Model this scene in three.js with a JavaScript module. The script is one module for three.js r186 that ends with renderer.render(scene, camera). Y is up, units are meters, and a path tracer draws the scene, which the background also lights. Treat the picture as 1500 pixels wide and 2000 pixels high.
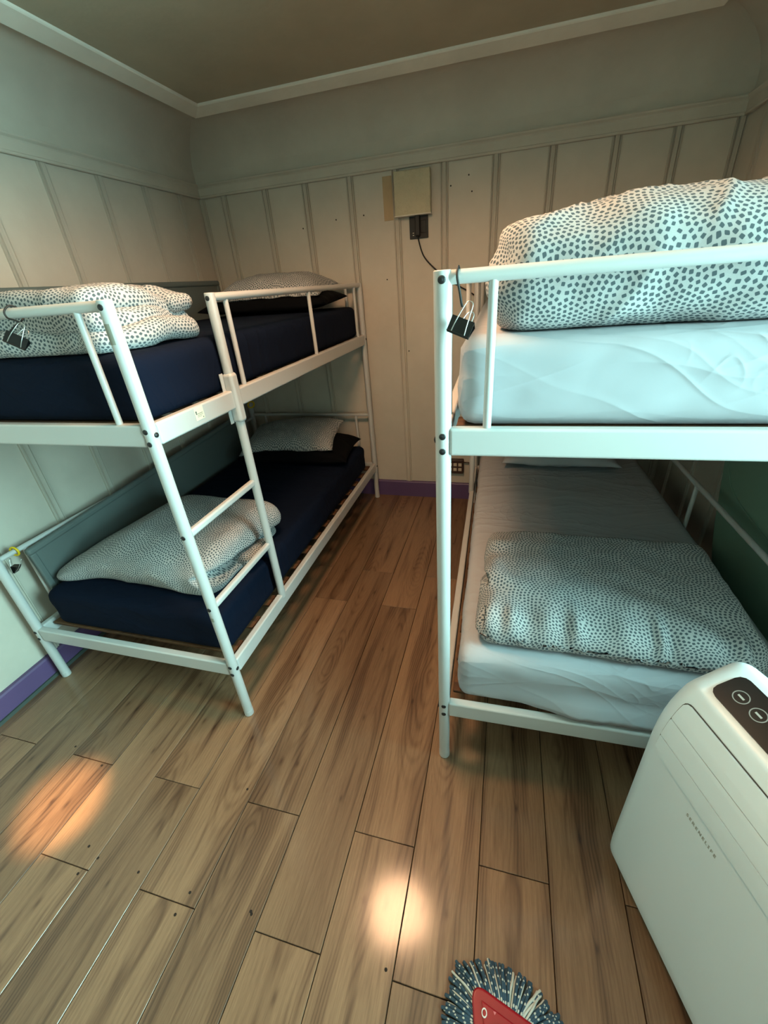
import * as THREE from 'three';
import { RoundedBoxGeometry } from 'three/addons/geometries/RoundedBoxGeometry.js';
import { mergeGeometries } from 'three/addons/utils/BufferGeometryUtils.js';
import { ImprovedNoise } from 'three/addons/math/ImprovedNoise.js';
import { FontLoader } from 'three/addons/loaders/FontLoader.js';
import { TextGeometry } from 'three/addons/geometries/TextGeometry.js';
import { RectAreaLightUniformsLib } from 'three/addons/lights/RectAreaLightUniformsLib.js';

// ------------------------------------------------------------------ camera, sky, lights, exposure
RectAreaLightUniformsLib.init();
const scene = new THREE.Scene();
const camera = new THREE.PerspectiveCamera(2 * Math.atan(1000 / 813.5) * 180 / Math.PI, 1500 / 2000, 0.02, 60);
{
  const right = new THREE.Vector3(0.964428, -0.071925, -0.254372), up = new THREE.Vector3(-0.061804, 0.874252, -0.481523), back = new THREE.Vector3(0.257018, 0.480116, 0.838708);
  camera.quaternion.setFromRotationMatrix(new THREE.Matrix4().makeBasis(right, up, back));
  camera.position.set(0, 1.6, 0);
}
const renderer = new THREE.WebGLRenderer({ antialias: true });
renderer.toneMapping = THREE.LinearToneMapping;
renderer.toneMappingExposure = 1.0;
renderer.shadowMap.enabled = true;
scene.background = new THREE.Color().setRGB(0.8, 1.15, 1.15);

const WIN = { z0: -0.92, z1: 0.85, y0: 0.92, y1: 2.17 };          // the window in the right wall, outside the frame
const skyGlow = new THREE.RectAreaLight(new THREE.Color().setRGB(0.36, 1.0, 1.08), 0.5, WIN.z1 - WIN.z0 - 0.06, WIN.y1 - WIN.y0 - 0.06);   // the window's own soft light
skyGlow.position.set(1.06, (WIN.y0 + WIN.y1) / 2, (WIN.z0 + WIN.z1) / 2);
skyGlow.lookAt(-2, (WIN.y0 + WIN.y1) / 2, (WIN.z0 + WIN.z1) / 2);
scene.add(skyGlow);
const openSky = new THREE.RectAreaLight(new THREE.Color().setRGB(0.53, 1.0, 0.98), 47, 1.9, 5.4);   // bright strip of open sky outside, seen through the window
openSky.position.set(3.6, 1.5, -0.22);
openSky.lookAt(-2.1, 1.5, -0.5);
scene.add(openSky);
const LAMP = new THREE.Vector3(-0.5, 2.46, -1.17);                // flush ceiling lamp above the aisle, outside the frame
const lampPower = 10;

const font = await new FontLoader().loadAsync('fonts/droid/droid_sans_bold.typeface.json');

// ------------------------------------------------------------------ helpers
const names = new Map();
const numbered = (n) => { const k = names.get(n) || 0; names.set(n, k + 1); return k ? n + '_' + String(k).padStart(3, '0') : n; };
const V = (x, y, z) => new THREE.Vector3(x, y, z);
function thing(name, label, category, [x, y, z] = [0, 0, 0], turn = 0, group) {
  const o = new THREE.Group(); o.name = numbered(name); scene.add(o);
  o.position.set(x, y, z); o.rotation.y = turn; o.userData = { label, category };
  if (group) o.userData.group = group;
  return o;
}
function mesh(name, geo, mat, parent) {
  const m = new THREE.Mesh(geo, mat); m.name = name; m.castShadow = m.receiveShadow = true;
  if (parent === scene) m.name = numbered(name);
  parent.add(m); return m;
}
function single(name, geo, mat, label, category, group) {
  const m = mesh(name, geo, mat, scene); m.userData = { label, category }; if (group) m.userData.group = group; return m;
}
function struct(name, geo, mat) { const m = mesh(name, geo, mat, scene); m.userData.kind = 'structure'; return m; }
function structGroup(name) { const g = new THREE.Group(); g.name = numbered(name); g.userData.kind = 'structure'; scene.add(g); return g; }
let seedState = 7;
const rnd = (a = 0, b = 1) => { seedState = (seedState * 1664525 + 1013904223) >>> 0; return a + (b - a) * seedState / 4294967296; };
const noiser = new ImprovedNoise();
const N3 = (x, y, z) => noiser.noise(x + 17.3, y + 31.7, z + 5.1);
const fbm = (x, y, z, o = 4) => { let s = 0, a = 0.5; for (let i = 0; i < o; i++) { s += a * N3(x, y, z); x *= 2.03; y *= 2.03; z *= 2.03; a *= 0.5; } return s; };
const sstep = (a, b, x) => { const t = Math.min(1, Math.max(0, (x - a) / (b - a))); return t * t * (3 - 2 * t); };
const mix = (a, b, t) => a + (b - a) * t;
const srgb = (r, g, b) => new THREE.Color().setRGB(r / 255, g / 255, b / 255, THREE.SRGBColorSpace);
function tube(p, q, r, seg = 18, r2 = r) {
  const d = q.clone().sub(p), g = new THREE.CylinderGeometry(r2, r, d.length(), seg, 1);
  g.applyQuaternion(new THREE.Quaternion().setFromUnitVectors(V(0, 1, 0), d.clone().normalize()));
  const m = p.clone().add(q).multiplyScalar(0.5); g.translate(m.x, m.y, m.z); return g;
}
function capTube(p, q, r, bevel = 0.003, seg = 20) {              // a closed tube whose rims are softly rounded
  const L = p.distanceTo(q), pts = [V2(0, 0), V2(r - bevel, 0), V2(r - bevel * 0.3, bevel * 0.3), V2(r, bevel), V2(r, L - bevel), V2(r - bevel * 0.3, L - bevel * 0.3), V2(r - bevel, L), V2(0, L)];
  const g = new THREE.LatheGeometry(pts, seg);
  g.applyQuaternion(new THREE.Quaternion().setFromUnitVectors(V(0, 1, 0), q.clone().sub(p).normalize()));
  g.translate(p.x, p.y, p.z); return g;
}
const V2 = (x, y) => new THREE.Vector2(x, y);
function wire(points, r, seg = 40, closed = false) { return new THREE.TubeGeometry(new THREE.CatmullRomCurve3(points, closed), seg, r, 8, closed); }
function rbox(w, h, d, r, x = 0, y = 0, z = 0, s = 3) { const g = new RoundedBoxGeometry(w, h, d, s, r); g.translate(x, y, z); return g; }
function box(x0, x1, y0, y1, z0, z1) { const g = new THREE.BoxGeometry(x1 - x0, y1 - y0, z1 - z0); g.translate((x0 + x1) / 2, (y0 + y1) / 2, (z0 + z1) / 2); metricUV(g); return g; }
function metricUV(g) {                                            // uv in metres by the face's main direction
  const p = g.attributes.position, n = g.attributes.normal, uv = new Float32Array(p.count * 2);
  for (let i = 0; i < p.count; i++) {
    const ax = Math.abs(n.getX(i)), ay = Math.abs(n.getY(i)), az = Math.abs(n.getZ(i));
    if (ax >= ay && ax >= az) { uv[2 * i] = p.getZ(i); uv[2 * i + 1] = p.getY(i); } else if (ay >= az) { uv[2 * i] = p.getX(i); uv[2 * i + 1] = p.getZ(i); } else { uv[2 * i] = p.getX(i); uv[2 * i + 1] = p.getY(i); }
  }
  g.setAttribute('uv', new THREE.BufferAttribute(uv, 2)); return g;
}
function smoothNormals(g) {                                       // normals shared by vertices in one place, across uv seams
  const p = g.attributes.position, idx = g.index.array, acc = new Map(), keys = [];
  for (let i = 0; i < p.count; i++) keys.push(Math.round(p.getX(i) * 2e4) + ',' + Math.round(p.getY(i) * 2e4) + ',' + Math.round(p.getZ(i) * 2e4));
  const a = V(), b = V(), c = V();
  for (let i = 0; i < idx.length; i += 3) {
    a.fromBufferAttribute(p, idx[i]); b.fromBufferAttribute(p, idx[i + 1]); c.fromBufferAttribute(p, idx[i + 2]);
    b.sub(a); c.sub(a); b.cross(c);
    for (let k = 0; k < 3; k++) { const key = keys[idx[i + k]]; let s = acc.get(key); if (!s) acc.set(key, s = V()); s.add(b); }
  }
  const n = new Float32Array(p.count * 3);
  for (let i = 0; i < p.count; i++) { const s = acc.get(keys[i]); const l = s ? s.length() || 1 : 1; if (s) { n[3 * i] = s.x / l; n[3 * i + 1] = s.y / l; n[3 * i + 2] = s.z / l; } }
  g.setAttribute('normal', new THREE.BufferAttribute(n, 3)); return g;
}
// a rounded, finely divided box centred on the origin; fn(point, unit normal) moves its points; uv runs in metres and on over the edges
function softBox(w, h, d, r, cell, fn, ry = r) {
  const pos = [], uv = [], idx = [], W = w / 2, H = h / 2, D = d / 2;
  const steps = (l) => Math.max(4, Math.round(l / cell));
  const faces = [
    ['x', 'z', 'y', 1, W, D, H], ['x', 'z', 'y', -1, W, D, H], ['x', 'y', 'z', 1, W, H, D], ['x', 'y', 'z', -1, W, H, D], ['z', 'y', 'x', 1, D, H, W], ['z', 'y', 'x', -1, D, H, W]];
  const q = V(), c = V(), nrm = V();
  for (const [ua, va, na, s, U, Vv, Nn] of faces) {
    const nu = steps(2 * U), nv = Math.max(steps(2 * Vv), 6), base = pos.length / 3;
    for (let j = 0; j <= nv; j++) for (let i = 0; i <= nu; i++) {
      q[ua] = mix(-U, U, i / nu); q[va] = mix(-Vv, Vv, j / nv); q[na] = s * Nn;
      const X = q.x, Y = q.y, Z = q.z;
      c.set(Math.max(-W + r, Math.min(W - r, X)), Math.max(-H + ry, Math.min(H - ry, Y)), Math.max(-D + r, Math.min(D - r, Z)));
      nrm.set((X - c.x) / r, (Y - c.y) / ry, (Z - c.z) / r); if (nrm.lengthSq() < 1e-9) nrm[na] = s; nrm.normalize();
      const P = V(c.x + nrm.x * r, c.y + nrm.y * ry, c.z + nrm.z * r);
      const out = fn ? fn(P, nrm) || P : P;
      pos.push(out.x, out.y, out.z);
      if (na === 'y') uv.push(X, s * -Z); else if (na === 'z') uv.push(X, s * (Y - H) - D * 1 + (s < 0 ? 2 * D : 0)); else uv.push(s * (W + H - Y), -Z);
    }
    const flip = (na === 'y') === (s > 0);
    for (let j = 0; j < nv; j++) for (let i = 0; i < nu; i++) {
      const a = base + j * (nu + 1) + i, b = a + 1, e = a + nu + 1, f = e + 1;
      const ok = (na === 'z') ? s > 0 : (na === 'y') ? s < 0 : s < 0;
      if (ok) idx.push(a, b, f, a, f, e); else idx.push(a, f, b, a, e, f);
    }
  }
  const g = new THREE.BufferGeometry();
  g.setAttribute('position', new THREE.Float32BufferAttribute(pos, 3)); g.setAttribute('uv', new THREE.Float32BufferAttribute(uv, 2)); g.setIndex(idx);
  return smoothNormals(g);
}
function pillowGeo(w, d, h, seed, flat = 0.35, cell = 0.012) {    // two inflated faces meeting in a seam, pointed corners
  const nu = Math.round(w / cell), nv = Math.round(d / cell), pos = [], uv = [], idx = [];
  for (const s of [1, -1]) {
    const base = pos.length / 3;
    for (let j = 0; j <= nv; j++) for (let i = 0; i <= nu; i++) {
      const u = 2 * i / nu - 1, v = 2 * j / nv - 1;
      const e = Math.pow(Math.max(0, 1 - Math.pow(Math.abs(u), 2.6)), 0.55) * Math.pow(Math.max(0, 1 - Math.pow(Math.abs(v), 2.6)), 0.55);
      const x = u * w / 2 * (1 - 0.07 * (1 - v * v) * Math.abs(u)), z = v * d / 2 * (1 - 0.08 * (1 - u * u) * Math.abs(v));
      let y = s * e * h * (s > 0 ? 1 - flat : flat);
      y += e * (0.018 * fbm(x * 7 + seed, s * 3, z * 7, 3) + 0.008 * fbm(x * 22 + seed, s, z * 22 + 3, 2)) + (1 - e) * 0.012 * N3(x * 9 + seed, 0, z * 9);
      pos.push(x, y + h * flat, z); uv.push(x, -z * s);
    }
    for (let j = 0; j < nv; j++) for (let i = 0; i < nu; i++) { const a = base + j * (nu + 1) + i, b = a + 1, e = a + nu + 1, f = e + 1; if (s > 0) idx.push(a, f, b, a, e, f); else idx.push(a, b, f, a, f, e); }
  }
  const g = new THREE.BufferGeometry();
  g.setAttribute('position', new THREE.Float32BufferAttribute(pos, 3)); g.setAttribute('uv', new THREE.Float32BufferAttribute(uv, 2)); g.setIndex(idx);
  return smoothNormals(g);
}
function profileSweep(shapePts, length, axis) {                   // closed outline [(a, b)] pushed along an axis; a and b are the caller's to turn
  const s = new THREE.Shape(shapePts.map(([a, b]) => V2(a, b)));
  const g = new THREE.ExtrudeGeometry(s, { depth: length, bevelEnabled: false, curveSegments: 6 });
  return g;
}

// ------------------------------------------------------------------ textures
function dataTex(w, h, fn, color = true, repeat = 1) {
  const d = new Uint8Array(w * h * 4);
  for (let y = 0; y < h; y++) for (let x = 0; x < w; x++) { const c = fn(x, y), k = 4 * (y * w + x); d[k] = c[0]; d[k + 1] = c[1]; d[k + 2] = c[2]; d[k + 3] = 255; }
  const t = new THREE.DataTexture(d, w, h, THREE.RGBAFormat); t.wrapS = t.wrapT = THREE.RepeatWrapping; t.magFilter = THREE.LinearFilter; t.minFilter = THREE.LinearMipmapLinearFilter; t.generateMipmaps = true;
  if (color) t.colorSpace = THREE.SRGBColorSpace; t.repeat.set(repeat, repeat); t.needsUpdate = true; return t;
}
const clamp8 = (v) => Math.max(0, Math.min(255, v));
// periodic noise on a tile of n cells
const lattices = new Map();
function pnoise(u, v, n, salt, m = n) {
  const key = n + '_' + m + '_' + salt; let L = lattices.get(key);
  if (!L) { L = new Float32Array(n * m); let s = salt * 7919 + n * 13 + 1; for (let i = 0; i < L.length; i++) { s = (s * 1664525 + 1013904223) >>> 0; L[i] = s / 4294967296; } lattices.set(key, L); }
  const x = u * n, y = v * m, xi = Math.floor(x), yi = Math.floor(y), fx = x - xi, fy = y - yi, sx = fx * fx * (3 - 2 * fx), sy = fy * fy * (3 - 2 * fy);
  const g = (a, b) => L[((b % m + m) % m) * n + ((a % n + n) % n)];
  return mix(mix(g(xi, yi), g(xi + 1, yi), sx), mix(g(xi, yi + 1), g(xi + 1, yi + 1), sx), sy);
}
// laminate plank, 0.204 m x 1.4 m
function woodTex(k) {
  const w = 224, h = 1536, xc = 0.1 + 0.05 * Math.sin(k * 2.1), knots = [];
  for (let i = 0; i < 3; i++) knots.push([rnd(0.04, 0.16), rnd(0.1, 1.3), rnd(0.5, 1.2)]);
  return dataTex(w, h, (px, py) => {
    const X = px / w * 0.204, Y = py / h * 1.4;
    let wx = X + 0.012 * N3(X * 9, Y * 2.2, k * 9.1) + 0.006 * N3(X * 20, Y * 6, k * 3.3);
    let kd = 0, tail = 0;
    for (const [kx, ky, ks] of knots) { const dx = X - kx, dy = Y - ky; const e = Math.exp(-(dx * dx) / (2 * 0.0045 ** 2 * ks) - (dy * dy) / (2 * 0.011 ** 2 * ks)); kd += e; tail += Math.exp(-(dx * dx) / (2 * 0.011 ** 2) - (dy * dy) / (2 * 0.1 ** 2)) * 0.6; wx += 0.006 * Math.exp(-(dy * dy) / 0.0012) * Math.sign(dx) * Math.exp(-Math.abs(dx) / 0.02); }
    const depth = 0.035 + 0.1 * Math.abs(N3(0.3, Y * 0.9 + k * 5, 2.2)) + 0.02 * N3(3, Y * 3, k);
    const rr = Math.sqrt((wx - xc) ** 2 + depth * depth);
    const ring = Math.pow(0.5 + 0.5 * Math.sin(rr * 2 * Math.PI * 125 + 2 * N3(X * 14, Y * 3, k)), 2.2);
    const streak = sstep(-0.05, 0.32, fbm(X * 22 + k * 4, Y * 1.5, k * 2.7, 3) + 0.12 * N3(X * 60, Y * 2, k));
    const fiber = N3(X * 620, Y * 14, k * 1.3), fine = N3(X * 1400, Y * 60, k);
    const broad = fbm(X * 7, Y * 1.1 + 4 * k, k * 1.9, 2);
    let t = 0.16 + 0.24 * ring * (0.4 + streak) + 0.5 * streak * (0.6 + 0.4 * tail) + 0.2 * fiber + 0.1 * fine + 0.34 * broad + 0.2 * tail + 0.5 * kd;
    t = Math.max(0, Math.min(1.15, t));
    return [clamp8(mix(184, 92, t)), clamp8(mix(149, 63, t)), clamp8(mix(117, 43, t))];
  });
}
const woods = []; for (let k = 0; k < 7; k++) woods.push(woodTex(k + 1));
// duvet print: small dark rounded squares on a bent grid, tile 0.46 m
const TILE = 0.29;
const dotTex = (() => {
  const n = 24, T = 2 * Math.PI, pts = [], wrap = (d) => d - Math.round(d);
  for (let y = 0; y < n; y++) for (let x = 0; x < n; x++) {
    const u = (x + 0.5) / n, v = (y + 0.5) / n;
    pts.push([u + 0.034 * Math.sin(T * (2 * v + u)) + 0.018 * Math.sin(T * (3 * u - 2 * v) + 1) + 0.01 * Math.sin(T * (4 * v + 3 * u) + 2) + rnd(-0.004, 0.004),
      v + 0.034 * Math.cos(T * (2 * u - v)) + 0.018 * Math.sin(T * (2 * u + 3 * v) + 3) + 0.01 * Math.sin(T * (5 * u - 2 * v) + 1) + rnd(-0.004, 0.004)]);
  }
  for (let it = 0; it < 60; it++) {                                // neighbours push one another until they are evenly spread
    const mv = pts.map(() => [0, 0]);
    for (let a = 0; a < pts.length; a++) for (let b = a + 1; b < pts.length; b++) { const dx = wrap(pts[b][0] - pts[a][0]), dy = wrap(pts[b][1] - pts[a][1]), d2 = dx * dx + dy * dy, R0 = 1.12 / n; if (d2 < R0 * R0 && d2 > 1e-9) { const d = Math.sqrt(d2), k = 0.22 * (R0 - d) / d; mv[a][0] -= dx * k; mv[a][1] -= dy * k; mv[b][0] += dx * k; mv[b][1] += dy * k; } }
    pts.forEach((p, i) => { p[0] += mv[i][0]; p[1] += mv[i][1]; });
  }
  const S = 1024, d = new Uint8Array(S * S * 4), cell = S / n;
  for (let k = 0; k < S * S; k++) { const w = 7 * (pnoise((k % S) / S, Math.floor(k / S) / S, 256, 3) - 0.5); d[4 * k] = 174 + w; d[4 * k + 1] = 174 + w; d[4 * k + 2] = 174 + w; d[4 * k + 3] = 255; }
  for (const [pu, pv] of pts) {
    const cx = pu * S, cy = pv * S, an = 1.3 * Math.sin(T * (pu * 2 + pv)) + 0.9 * Math.sin(T * (3 * pv - 2 * pu) + 1.3) + rnd(-0.2, 0.2), ca = Math.cos(an), sa = Math.sin(an), hx = cell * rnd(0.27, 0.34), hy = cell * rnd(0.25, 0.31);
    for (let y = Math.floor(cy - cell * 0.6); y <= cy + cell * 0.6; y++) for (let x = Math.floor(cx - cell * 0.6); x <= cx + cell * 0.6; x++) {
      const dx = x - cx, dy = y - cy, a = (dx * ca + dy * sa) / hx, b = (-dx * sa + dy * ca) / hy, e = Math.pow(Math.pow(Math.abs(a), 5) + Math.pow(Math.abs(b), 5), 0.2), t = sstep(1.1, 0.93, e);
      if (t > 0) { const k = 4 * ((((y % S) + S) % S) * S + ((x % S) + S) % S); d[k] = mix(d[k], 72, t); d[k + 1] = mix(d[k + 1], 84, t); d[k + 2] = mix(d[k + 2], 90, t); }
    }
  }
  const t = new THREE.DataTexture(d, S, S, THREE.RGBAFormat); t.wrapS = t.wrapT = THREE.RepeatWrapping; t.magFilter = THREE.LinearFilter; t.minFilter = THREE.LinearMipmapLinearFilter; t.generateMipmaps = true; t.colorSpace = THREE.SRGBColorSpace; t.repeat.set(1 / TILE, 1 / TILE); t.needsUpdate = true; return t;
})();
// creased cotton: ridged noise, tile 1 m, used as bump
const ridgeN = (x, y, z, p) => Math.pow(Math.max(0, 1 - 3.2 * Math.abs(N3(x, y, z))), p);
const creaseTex = dataTex(1400, 1400, (px, py) => {              // tile 3 m, so that it shows once
  const x = px / 1400 * 3, y = py / 1400 * 3, wx = x + 0.04 * N3(x * 4, y * 4, 1), wy = y + 0.04 * N3(x * 4, y * 4, 7);
  const m1 = 0.5 + N3(x * 2.6, y * 2.6, 3), m2 = 0.5 + N3(x * 3.1, y * 3.1, 9), m3 = sstep(-0.1, 0.5, N3(x * 2.2, y * 4, 13));
  const h = 0.5 * ridgeN(wx * 0.7, wy * 9, 20, 2) * m1 + 0.2 * ridgeN(wx * 0.9 + wy * 0.5, wy * 14 - wx * 5, 30, 3) * m2 + 0.2 * ridgeN(wx * 0.9 - wy * 0.5, wy * 13 + wx * 6, 40, 3) * (1 - m2) + 0.16 * ridgeN(wx * 17, wy * 13, 50, 3) * m3 + 0.18 * N3(x * 9, y * 9, 60) + 0.1;
  const k = clamp8(255 * h); return [k, k, k];
}, false, 1 / 3);
creaseTex.offset.set(0.5, 0.5);
// old painted plaster and boards, tile 1.2 m
const paintTex = dataTex(512, 512, (px, py) => {
  const u = px / 512, v = py / 512;
  const b = 0.5 * pnoise(u, v, 5, 21) + 0.3 * pnoise(u, v, 13, 22) + 0.2 * pnoise(u, v, 40, 23), s = 0;
  const c = 228 + 18 * (b - 0.5) - s; return [clamp8(c + 2), clamp8(c), clamp8(c - 3)];
}, true, 1 / 1.2);
const paintBump = dataTex(512, 512, (px, py) => {
  const u = px / 512, v = py / 512, c = clamp8(255 * (0.5 * pnoise(u, v, 20, 31) + 0.3 * pnoise(u, v, 60, 32) + 0.2 * pnoise(u, v, 128, 33))); return [c, c, c];
}, false, 1 / 1.2);
const scuffTex = dataTex(256, 256, (px, py) => { const c = clamp8(120 + 60 * pnoise(px / 256, py / 256, 9, 41) + 30 * pnoise(px / 256, py / 256, 40, 42)); return [c, c, c]; }, false, 3);
function canvasTex(w, h, draw) {
  const c = document.createElement('canvas'); c.width = w; c.height = h; draw(c.getContext('2d'), w, h);
  const t = new THREE.CanvasTexture(c); t.colorSpace = THREE.SRGBColorSpace; return t;
}

// ------------------------------------------------------------------ materials
const std = (o) => new THREE.MeshStandardMaterial(o), phys = (o) => new THREE.MeshPhysicalMaterial(o);
const M = {
  wall: std({ color: srgb(213, 206, 195), map: paintTex, bumpMap: paintBump, bumpScale: 0.0012, roughness: 0.62 }),
  ceiling: std({ color: srgb(196, 188, 168), map: paintTex, bumpMap: paintBump, bumpScale: 0.001, roughness: 0.8 }),
  trim: std({ color: srgb(252, 249, 240), map: paintTex, bumpMap: paintBump, bumpScale: 0.001, roughness: 0.55 }),
  purple: std({ color: srgb(104, 80, 128), map: paintTex, bumpMap: paintBump, bumpScale: 0.0012, roughness: 0.5 }),
  shoe: std({ color: srgb(52, 62, 58), roughness: 0.7 }),
  gap: std({ color: srgb(34, 24, 17), roughness: 0.9 }),
  white: phys({ color: srgb(188, 188, 187), roughness: 0.38, roughnessMap: null, clearcoat: 0.25, clearcoatRoughness: 0.3 }),
  bolt: std({ color: srgb(60, 60, 62), metalness: 0.8, roughness: 0.45 }),
  boltCore: std({ color: srgb(150, 150, 150), metalness: 0.8, roughness: 0.4 }),
  slat: std({ color: srgb(150, 128, 104), map: woods[2], roughness: 0.7 }),
  navy: phys({ color: srgb(10, 19, 36), bumpMap: creaseTex, bumpScale: 0.006, roughness: 0.9, specularIntensity: 0.2 }),
  black: phys({ color: srgb(7, 8, 11), bumpMap: creaseTex, bumpScale: 0.008, roughness: 0.9, specularIntensity: 0.2 }),
  sheet: std({ color: srgb(164, 167, 173), bumpMap: creaseTex, bumpScale: 0.008, roughness: 0.85 }),
  duvet: std({ map: dotTex, roughness: 0.9 }),
  panel: std({ color: srgb(92, 102, 101), roughness: 0.55 }),
  green: std({ color: srgb(112, 142, 124), roughness: 0.75 }),
  plastic: phys({ color: srgb(216, 232, 240), roughness: 0.36, clearcoat: 0.15, clearcoatRoughness: 0.25 }),
  plasticGroove: std({ color: srgb(70, 70, 66), roughness: 0.7 }),
  blackPlastic: std({ color: srgb(12, 12, 13), roughness: 0.6 }),
  blackSteel: std({ color: srgb(16, 16, 17), roughness: 0.35, metalness: 0.2 }),
  wire: std({ color: srgb(190, 190, 188), metalness: 0.9, roughness: 0.28 }),
  yellow: std({ color: srgb(224, 186, 20), roughness: 0.5 }),
  brown: std({ color: srgb(58, 38, 30), roughness: 0.5 }),
  socket: std({ color: srgb(200, 188, 170), roughness: 0.5 }),
  boxPaint: std({ color: srgb(205, 196, 168), map: paintTex, bumpMap: paintBump, bumpScale: 0.004, roughness: 0.6 }),
  tan: std({ color: srgb(196, 168, 132), map: paintTex, roughness: 0.65 }),
  red: phys({ color: srgb(152, 8, 26), roughness: 0.35, clearcoat: 0.2 }),
  lampShell: std({ color: srgb(240, 238, 232), roughness: 0.5 }),
  lampGlow: std({ color: srgb(255, 240, 220), emissive: new THREE.Color().setRGB(1, 0.62, 0.34), emissiveIntensity: 2.5, roughness: 0.5 }),
  glass: phys({ color: 0xffffff, transmission: 1, thickness: 0, roughness: 0.02, ior: 1.5 }),
  label: null,
};
const woodMats = [];
for (let k = 0; k < 7; k++) for (const tint of [[206, 200, 195], [186, 180, 175]]) woodMats.push(phys({ color: srgb(...tint), map: woods[k], roughness: 0.5, clearcoat: 0.5, clearcoatRoughness: 0.13, bumpMap: woods[k], bumpScale: 0.0003 }));

// ------------------------------------------------------------------ the room
const XL = -2.1, XR = 1.083, ZB = -3.125, ZF = 1.0, TH = 0.12, CEIL = 2.54, INSET = 0.3, RAIL0 = 2.195, RAIL1 = 2.272;
// floor: a dark underlay and 1.4 m planks 0.204 m wide laid away from the camera
{
  const floor = structGroup('floor');
  mesh('underlay', box(XL - 0.05, XR + 0.05, -0.1, -0.0095, ZB - 0.05, ZF + 0.05), M.gap, floor);
  const W = 0.204, L = 1.4;
  const plankCache = new Map();
  function plankGeo(w, l, v0, flip) {
    const key = [w.toFixed(3), l.toFixed(3), v0.toFixed(2), flip].join(); if (plankCache.has(key)) return plankCache.get(key);
    const g = 0.0011, b = 0.0012, t = 0.009, x0 = -w / 2 + g, x1 = w / 2 - g, z0 = -l / 2 + g, z1 = l / 2 - g;
    const ring = (dx, y) => [[x0 + dx, y, z0 + dx], [x1 - dx, y, z0 + dx], [x1 - dx, y, z1 - dx], [x0 + dx, y, z1 - dx]];
    const A = ring(0, -t), B = ring(0, -b), C = ring(b, 0), pos = [], uv = [];
    const put = (p) => { pos.push(...p); const U = (p[0] + w / 2) / W, Vv = v0 + (p[2] + l / 2) / L; uv.push(flip ? 1 - U : U, flip ? 1 - Vv : Vv); };
    const quad = (a, b2, c, d) => { [a, b2, c, a, c, d].forEach(put); };
    quad(C[3], C[2], C[1], C[0]);
    for (let i = 0; i < 4; i++) { const j = (i + 1) % 4; quad(B[j], B[i], C[i], C[j]); quad(A[j], A[i], B[i], B[j]); }
    const geo = new THREE.BufferGeometry(); geo.setAttribute('position', new THREE.Float32BufferAttribute(pos, 3)); geo.setAttribute('uv', new THREE.Float32BufferAttribute(uv, 2)); geo.computeVertexNormals();
    plankCache.set(key, geo); return geo;
  }
  let last = -1;
  for (let k = -11; k <= 5; k++) {
    let x0 = 0.02 + W * k, x1 = x0 + W; x0 = Math.max(x0, XL + 0.003); x1 = Math.min(x1, XR - 0.003); if (x1 - x0 < 0.02) continue;
    const first = (k % 2 === 0 ? -0.632 : -0.33);
    for (let z = first - 3 * L; z < ZF; z += L) {
      const a = Math.max(z, ZB + 0.003), b = Math.min(z + L, ZF - 0.003); if (b - a < 0.03) continue;
      let m; do { m = Math.floor(rnd(0, woodMats.length)); } while ((m >> 1) === (last >> 1)); last = m;
      const p = mesh('plank', plankGeo(x1 - x0, b - a, (a - z) / L, rnd() > 0.5), woodMats[m], floor);
      p.position.set((x0 + x1) / 2, rnd(-0.0007, 0), (a + b) / 2); p.rotation.set(rnd(-0.0006, 0.0006), 0, rnd(-0.003, 0.003));
    }
  }
  // the small dark plugs near the plank ends
  const plug = new THREE.CylinderGeometry(0.0042, 0.0042, 0.001, 10);
  for (const [x, z] of [[-1.26, -0.385], [-1.20, -0.365], [-1.23, -0.315], [-1.035, -0.365], [-0.835, -0.36], [-0.845, -0.305], [-0.625, -0.365], [-0.62, -0.36], [-0.205, -0.345], [-1.63, -0.66], [-1.45, -0.62], [-0.82, -0.67]]) mesh('plug', plug, M.gap, floor).position.set(x, 0.0001, z);
}
// walls: a thick slab to the picture rail, battens, and a coved frieze above
const covePts = [[-0.001, 2.33]];
for (let i = 1; i <= 12; i++) { const a = i / 12 * Math.PI / 2; covePts.push([INSET * (1 - Math.cos(a)), 2.34 + (CEIL - 2.34) * Math.sin(a)]); }
// inner outline of the room at an inset s: [x left, x right, z back, z front]
function mitred(side, pts) {                                      // pts: [(inset, y)] open profile run along a wall and mitred at its ends
  const pos = [], uv = [], idx = []; let v = 0;
  pts.forEach(([s, y], i) => {
    if (i) v += Math.hypot(s - pts[i - 1][0], y - pts[i - 1][1]);
    const xl = XL + s, xr = XR - s, zb = ZB + s, zf = ZF - s;
    const [a, b] = { left: [[xl, zf], [xl, zb]], back: [[xl, zb], [xr, zb]], right: [[xr, zb], [xr, zf]], front: [[xr, zf], [xl, zf]] }[side];
    pos.push(a[0], y, a[1], b[0], y, b[1]); uv.push(side === 'left' || side === 'right' ? a[1] : a[0], v, side === 'left' || side === 'right' ? b[1] : b[0], v);
    if (i) { const k = 2 * i; idx.push(k - 2, k - 1, k + 1, k - 2, k + 1, k); }
  });
  const g = new THREE.BufferGeometry(); g.setAttribute('position', new THREE.Float32BufferAttribute(pos, 3)); g.setAttribute('uv', new THREE.Float32BufferAttribute(uv, 2)); g.setIndex(idx); g.computeVertexNormals(); return g;
}
const creased = (g) => { const n = g.toNonIndexed(); n.computeVertexNormals(); return n; };
const wallLeft = struct('wall_left', box(XL - TH, XL, 0, 2.75, ZB - TH, ZF + TH), M.wall);
const wallBack = struct('wall_back', box(XL, XR, 0, 2.75, ZB - TH, ZB), M.wall);
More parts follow.
